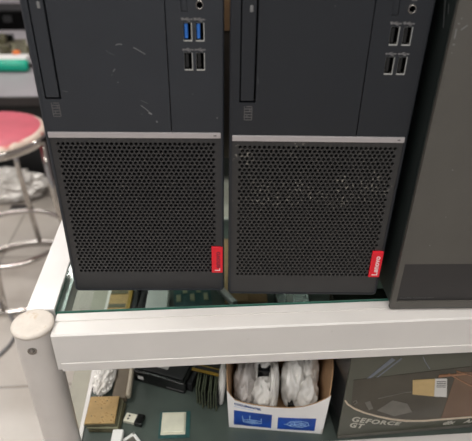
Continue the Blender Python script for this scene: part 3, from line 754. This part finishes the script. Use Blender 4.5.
o = ob('metal_bar', bm, 'silver', None, loc=(.1575, .2620, SZ+.0062), rz=.50); tag(o, 'slanting pale metal bar seen through the glass between two towers', 'bar')
t = thing('cardboard_sheet', 'tan folded cardboard sheet seen through the glass below the middle tower', 'cardboard', (.205, .330, SZ), -.04)
bm = NB(); bx(bm, (-.0420, -.085, 0), (.026, .090, .003), .0005); bx(bm, (-.0420, -.085, .003), (-.004, .090, .006), .0005); ob('sheet', bm, 'card_tan', t)
bm = NB(); bx(bm, (-.022, -.055, 0), (.030, .050, .022), .002); bx(bm, (-.006, -.048, .022), (.004, -.030, .0245), .0008, mi=1)
o = ob('black_case', bm, ['plastic_black', 'label_white'], None, loc=(.262, .265, SZ), rz=-.05); tag(o, 'black plastic case with a white tab seen through the glass below the middle tower', 'case')
bm = NB(); bx(bm, (-.030, -.022, 0), (.030, .045, .0016)); 
for k in range(5): bx(bm, (-.026+k*.011, -.012+k % 2*.02, .0016), (-.019+k*.011, .004+k % 2*.02, .0034), .0003, mi=1)
o = ob('circuit_board', bm, ['teal_pcb', 'substrate_light'], None, loc=(.1080, .2660, SZ), rz=.06); tag(o, 'teal circuit board seen through the glass below the left tower', 'circuit board')

# ------------------------------------------------------------------ background, left
SX, SY, SR = -.488, 1.085, .168
t = thing('stool', 'round chrome stool with a worn pink red vinyl seat behind the counter', 'stool', (SX, SY, FZ))
zt = -.25-FZ
bm = NB(); lathe(bm, [(0, zt-.025), (SR-.006, zt-.025), (SR-.006, zt-.006), (SR-.013, zt-.001), (SR-.020, zt+.002), (SR*.5, zt+.006), (0, zt+.007)], 56)
for f in bm.faces:
    c = f.calc_center_median(); r = math.hypot(c.x, c.y); f.material_index = 1 if r > SR-.020 else 0
s = ob('seat', bm, ['seat', 'seat_worn'], t, True)
bm = NB(); lathe(bm, [(SR-.007, zt-.010), (SR-.002, zt-.0085), (SR+.001, zt-.014), (SR+.001, zt-.030), (SR-.003, zt-.034), (SR-.010, zt-.034), (SR-.010, zt-.012), (SR-.007, zt-.010)], 56); ob('seat_rim', bm, 'chrome', t, True)
def circ(r, z, n=48): return [(r*math.cos(2*PI*k/n), r*math.sin(2*PI*k/n), z) for k in range(n)]
bm = NB(); tube(bm, circ(.166, .165), .0085, 12, True); ob('foot_ring', bm, 'chrome', t, True)
bm = NB(); tube(bm, circ(.196, .010), .0095, 12, True); ob('base_ring', bm, 'chrome', t, True)
for k in range(4):
    a = math.radians(88+90*k)
    bm = NB(); tube(bm, [(r*math.cos(a), r*math.sin(a), z) for r, z in ((.148, zt-.03), (.156, .30), (.172, .165), (.194, .012))], .0095, 12); ob('leg', bm, 'chrome', t, True)

# bench
BZ = -.36
t = thing('workbench', 'low pale grey workbench with a dark front behind the pink stool', 'table', (-.7, 1.72, FZ))
bh = BZ-FZ
bm = NB(); bx(bm, (-1.3, .0, bh-.025), (1.4, 1.75, bh), .002); ob('bench_top', bm, 'bench', t)
bm = NB(); bx(bm, (-1.3, -.018, bh-.036), (1.4, -.0005, bh-.001), .002); ob('front_edge', bm, 'bench_dark', t)
bm = NB(); bx(bm, (-1.26, .03, .03), (1.36, .05, bh-.0255)); ob('front_panel', bm, 'black', t)
for x in (-1.25, 1.3):
    for y in (.06, 1.66):
        bm = NB(); bx(bm, (x, y, 0), (x+.05, y+.05, bh-.0255), .002); ob('leg', bm, 'bench_dark', t)
bm = NB(); bx(bm, (.165, .01, bh), (.168, 1.74, bh+.0004)); ob('top_joint', bm, 'icon', t)
def onbench(x, y, dz=0): return (x, y, BZ+.0002+dz)
t = thing('teal_roll', 'teal plastic roll lying on the pale workbench', 'roll', onbench(-.740, 2.070))
bm = NB(); tube(bm, [(-.30, .0, .027), (.085, .0, .027), (.100, .0, .027)], [.027, .027, .019], 20); ob('body', bm, 'teal', t, True)
bm = NB(); tube(bm, [(.100, 0, .027), (.110, 0, .027), (.120, 0, .027)], [.014, .014, .009], 14); e = ob('tip', bm, 'bench_dark', t, True); e['label'] = 'dark tip'
bm = NB(); bx(bm, (-.36, -.06, 0), (.110, .07, .026), .005)
o = ob('paper_pack', bm, 'card_white', None, loc=onbench(-.800, 2.210), rz=.03); tag(o, 'white paper pack lying behind the teal roll on the workbench', 'paper')
t = thing('circuit_board', 'brown circuit board with parts lying on the workbench behind the teal roll', 'circuit board', onbench(-.83, 2.48), .04)
bm = NB(); bx(bm, (-.30, -.17, 0), (.15, .17, .014), .001); ob('board', bm, 'board', t)
for k in range(14):
    x, y = random.uniform(-.24, .13), random.uniform(-.14, .14); h = random.uniform(.02, .045)
    bm = NB(); bx(bm, (x-.018, y-.014, .014), (x+.018, y+.014, .014+h), .003); ob('component', bm, random.choice(['plastic_black', 'substrate', 'silver', 'board']), t)
bm = NB(); lathe(bm, [(0, 0), (.019, 0), (.019, .032), (.015, .040), (.006, .043), (0, .043)], 20)
o = ob('orange_knob', bm, 'orange', None, True, loc=onbench(-.755, 2.285)); tag(o, 'small orange plastic knob standing at the front edge of the brown circuit board', 'knob')
t = thing('black_case', 'black equipment case standing at the back of the workbench', 'case', onbench(-1.050, 3.051), .02)
bm = NB(); bx(bm, (-.40, -.11, 0), (.165, .15, .105), .008, 3); ob('body', bm, 'void', t)
bm = NB(); bx(bm, (.04, -.114, .045), (.09, -.1095, .082), .003); ob('latch', bm, 'steel', t)
bm = NB(); bx(bm, (-.37, -.10, .105), (.15, .13, .112), .002, 3); ob('lid', bm, 'black', t)
bm = NB(); tube(bm, [(0, 0, 0), (0, 0, .6)], .015, 14); tube(bm, [(0, 0, 0), (0, 0, .014)], .06, 20)
o = ob('upright_pole', bm, 'tower_rec', None, True, loc=onbench(-1.26, 3.32)); tag(o, 'dark upright pole at the back of the workbench', 'pole')

# floor things under the bench
bm = NB(); crumple(bm, (.19, .070, .066), 4, .45, 5, 2.1, c=(0, 0, .064))
for v in bm.verts: v.co.z = max(v.co.z, 0)
o = ob('plastic_bag', bm, 'foil', None, loc=(-.745, 1.645, FZ)); tag(o, 'large crumpled silver plastic bag on the floor behind the stool', 'bag')
t = thing('charger_block', 'small dark charger block on the floor behind the stool leg', 'charger', (-.618, 1.530, FZ), .03)
bm = NB(); bx(bm, (-.042, -.02, 0), (.042, .02, .022), .003); ob('body', bm, 'bench_dark', t)
bm = NB(); bx(bm, (-.03, -.0206, .006), (.03, -.0195, .016), .0003); ob('rating_label', bm, 'icon_dim', t)
bm = NB(); tube(bm, [(-.56, .98, .006), (-.54, .945, .006), (-.511, .915, .006), (-.483, .888, .006), (-.457, .85, .006), (-.442, .815, .006), (-.436, .785, .006), (-.442, .75, .006), (-.458, .715, .006), (-.49, .69, .006), (-.53, .67, .006), (-.62, .66, .006)], .005, 8)
o = ob('floor_cable', bm, 'icon', None, True, loc=(0, 0, FZ)); tag(o, 'grey cable curving across the pale floor beside the counter post', 'cable')

# ------------------------------------------------------------------ world, camera
w = bpy.data.worlds.new('daylight'); S.world = w; w.use_nodes = True
bg = w.node_tree.nodes['Background']; bg.inputs['Color'].default_value = (.95, .97, 1, 1); bg.inputs['Strength'].default_value = .42

cam = bpy.data.cameras.new('camera'); co = bpy.data.objects.new('camera', cam); COL.objects.link(co)
F = 515.869; cam.sensor_width = 36; cam.lens = 36*F/472; cam.clip_start = .01; cam.clip_end = 50
pit, yaw, rol = .55946, .08254, .01626
fwd = Vector((math.sin(yaw)*math.cos(pit), math.cos(yaw)*math.cos(pit), -math.sin(pit)))
rt = Vector((math.cos(yaw), -math.sin(yaw), 0)); up = rt.cross(fwd)
r2 = rt*math.cos(rol)+up*math.sin(rol); u2 = up*math.cos(rol)-rt*math.sin(rol)
mw = Matrix((r2, u2, -fwd)).transposed().to_4x4(); mw.translation = (.12321, -.37914, .33426)
co.matrix_world = mw
cam.dof.use_dof = True; cam.dof.focus_distance = .5; cam.dof.aperture_fstop = 8
S.camera = co
vs = S.view_settings; vs.view_transform = 'Standard'; vs.look = 'None'; vs.gamma = 1; vs.use_curve_mapping = False; vs.exposure = 0.
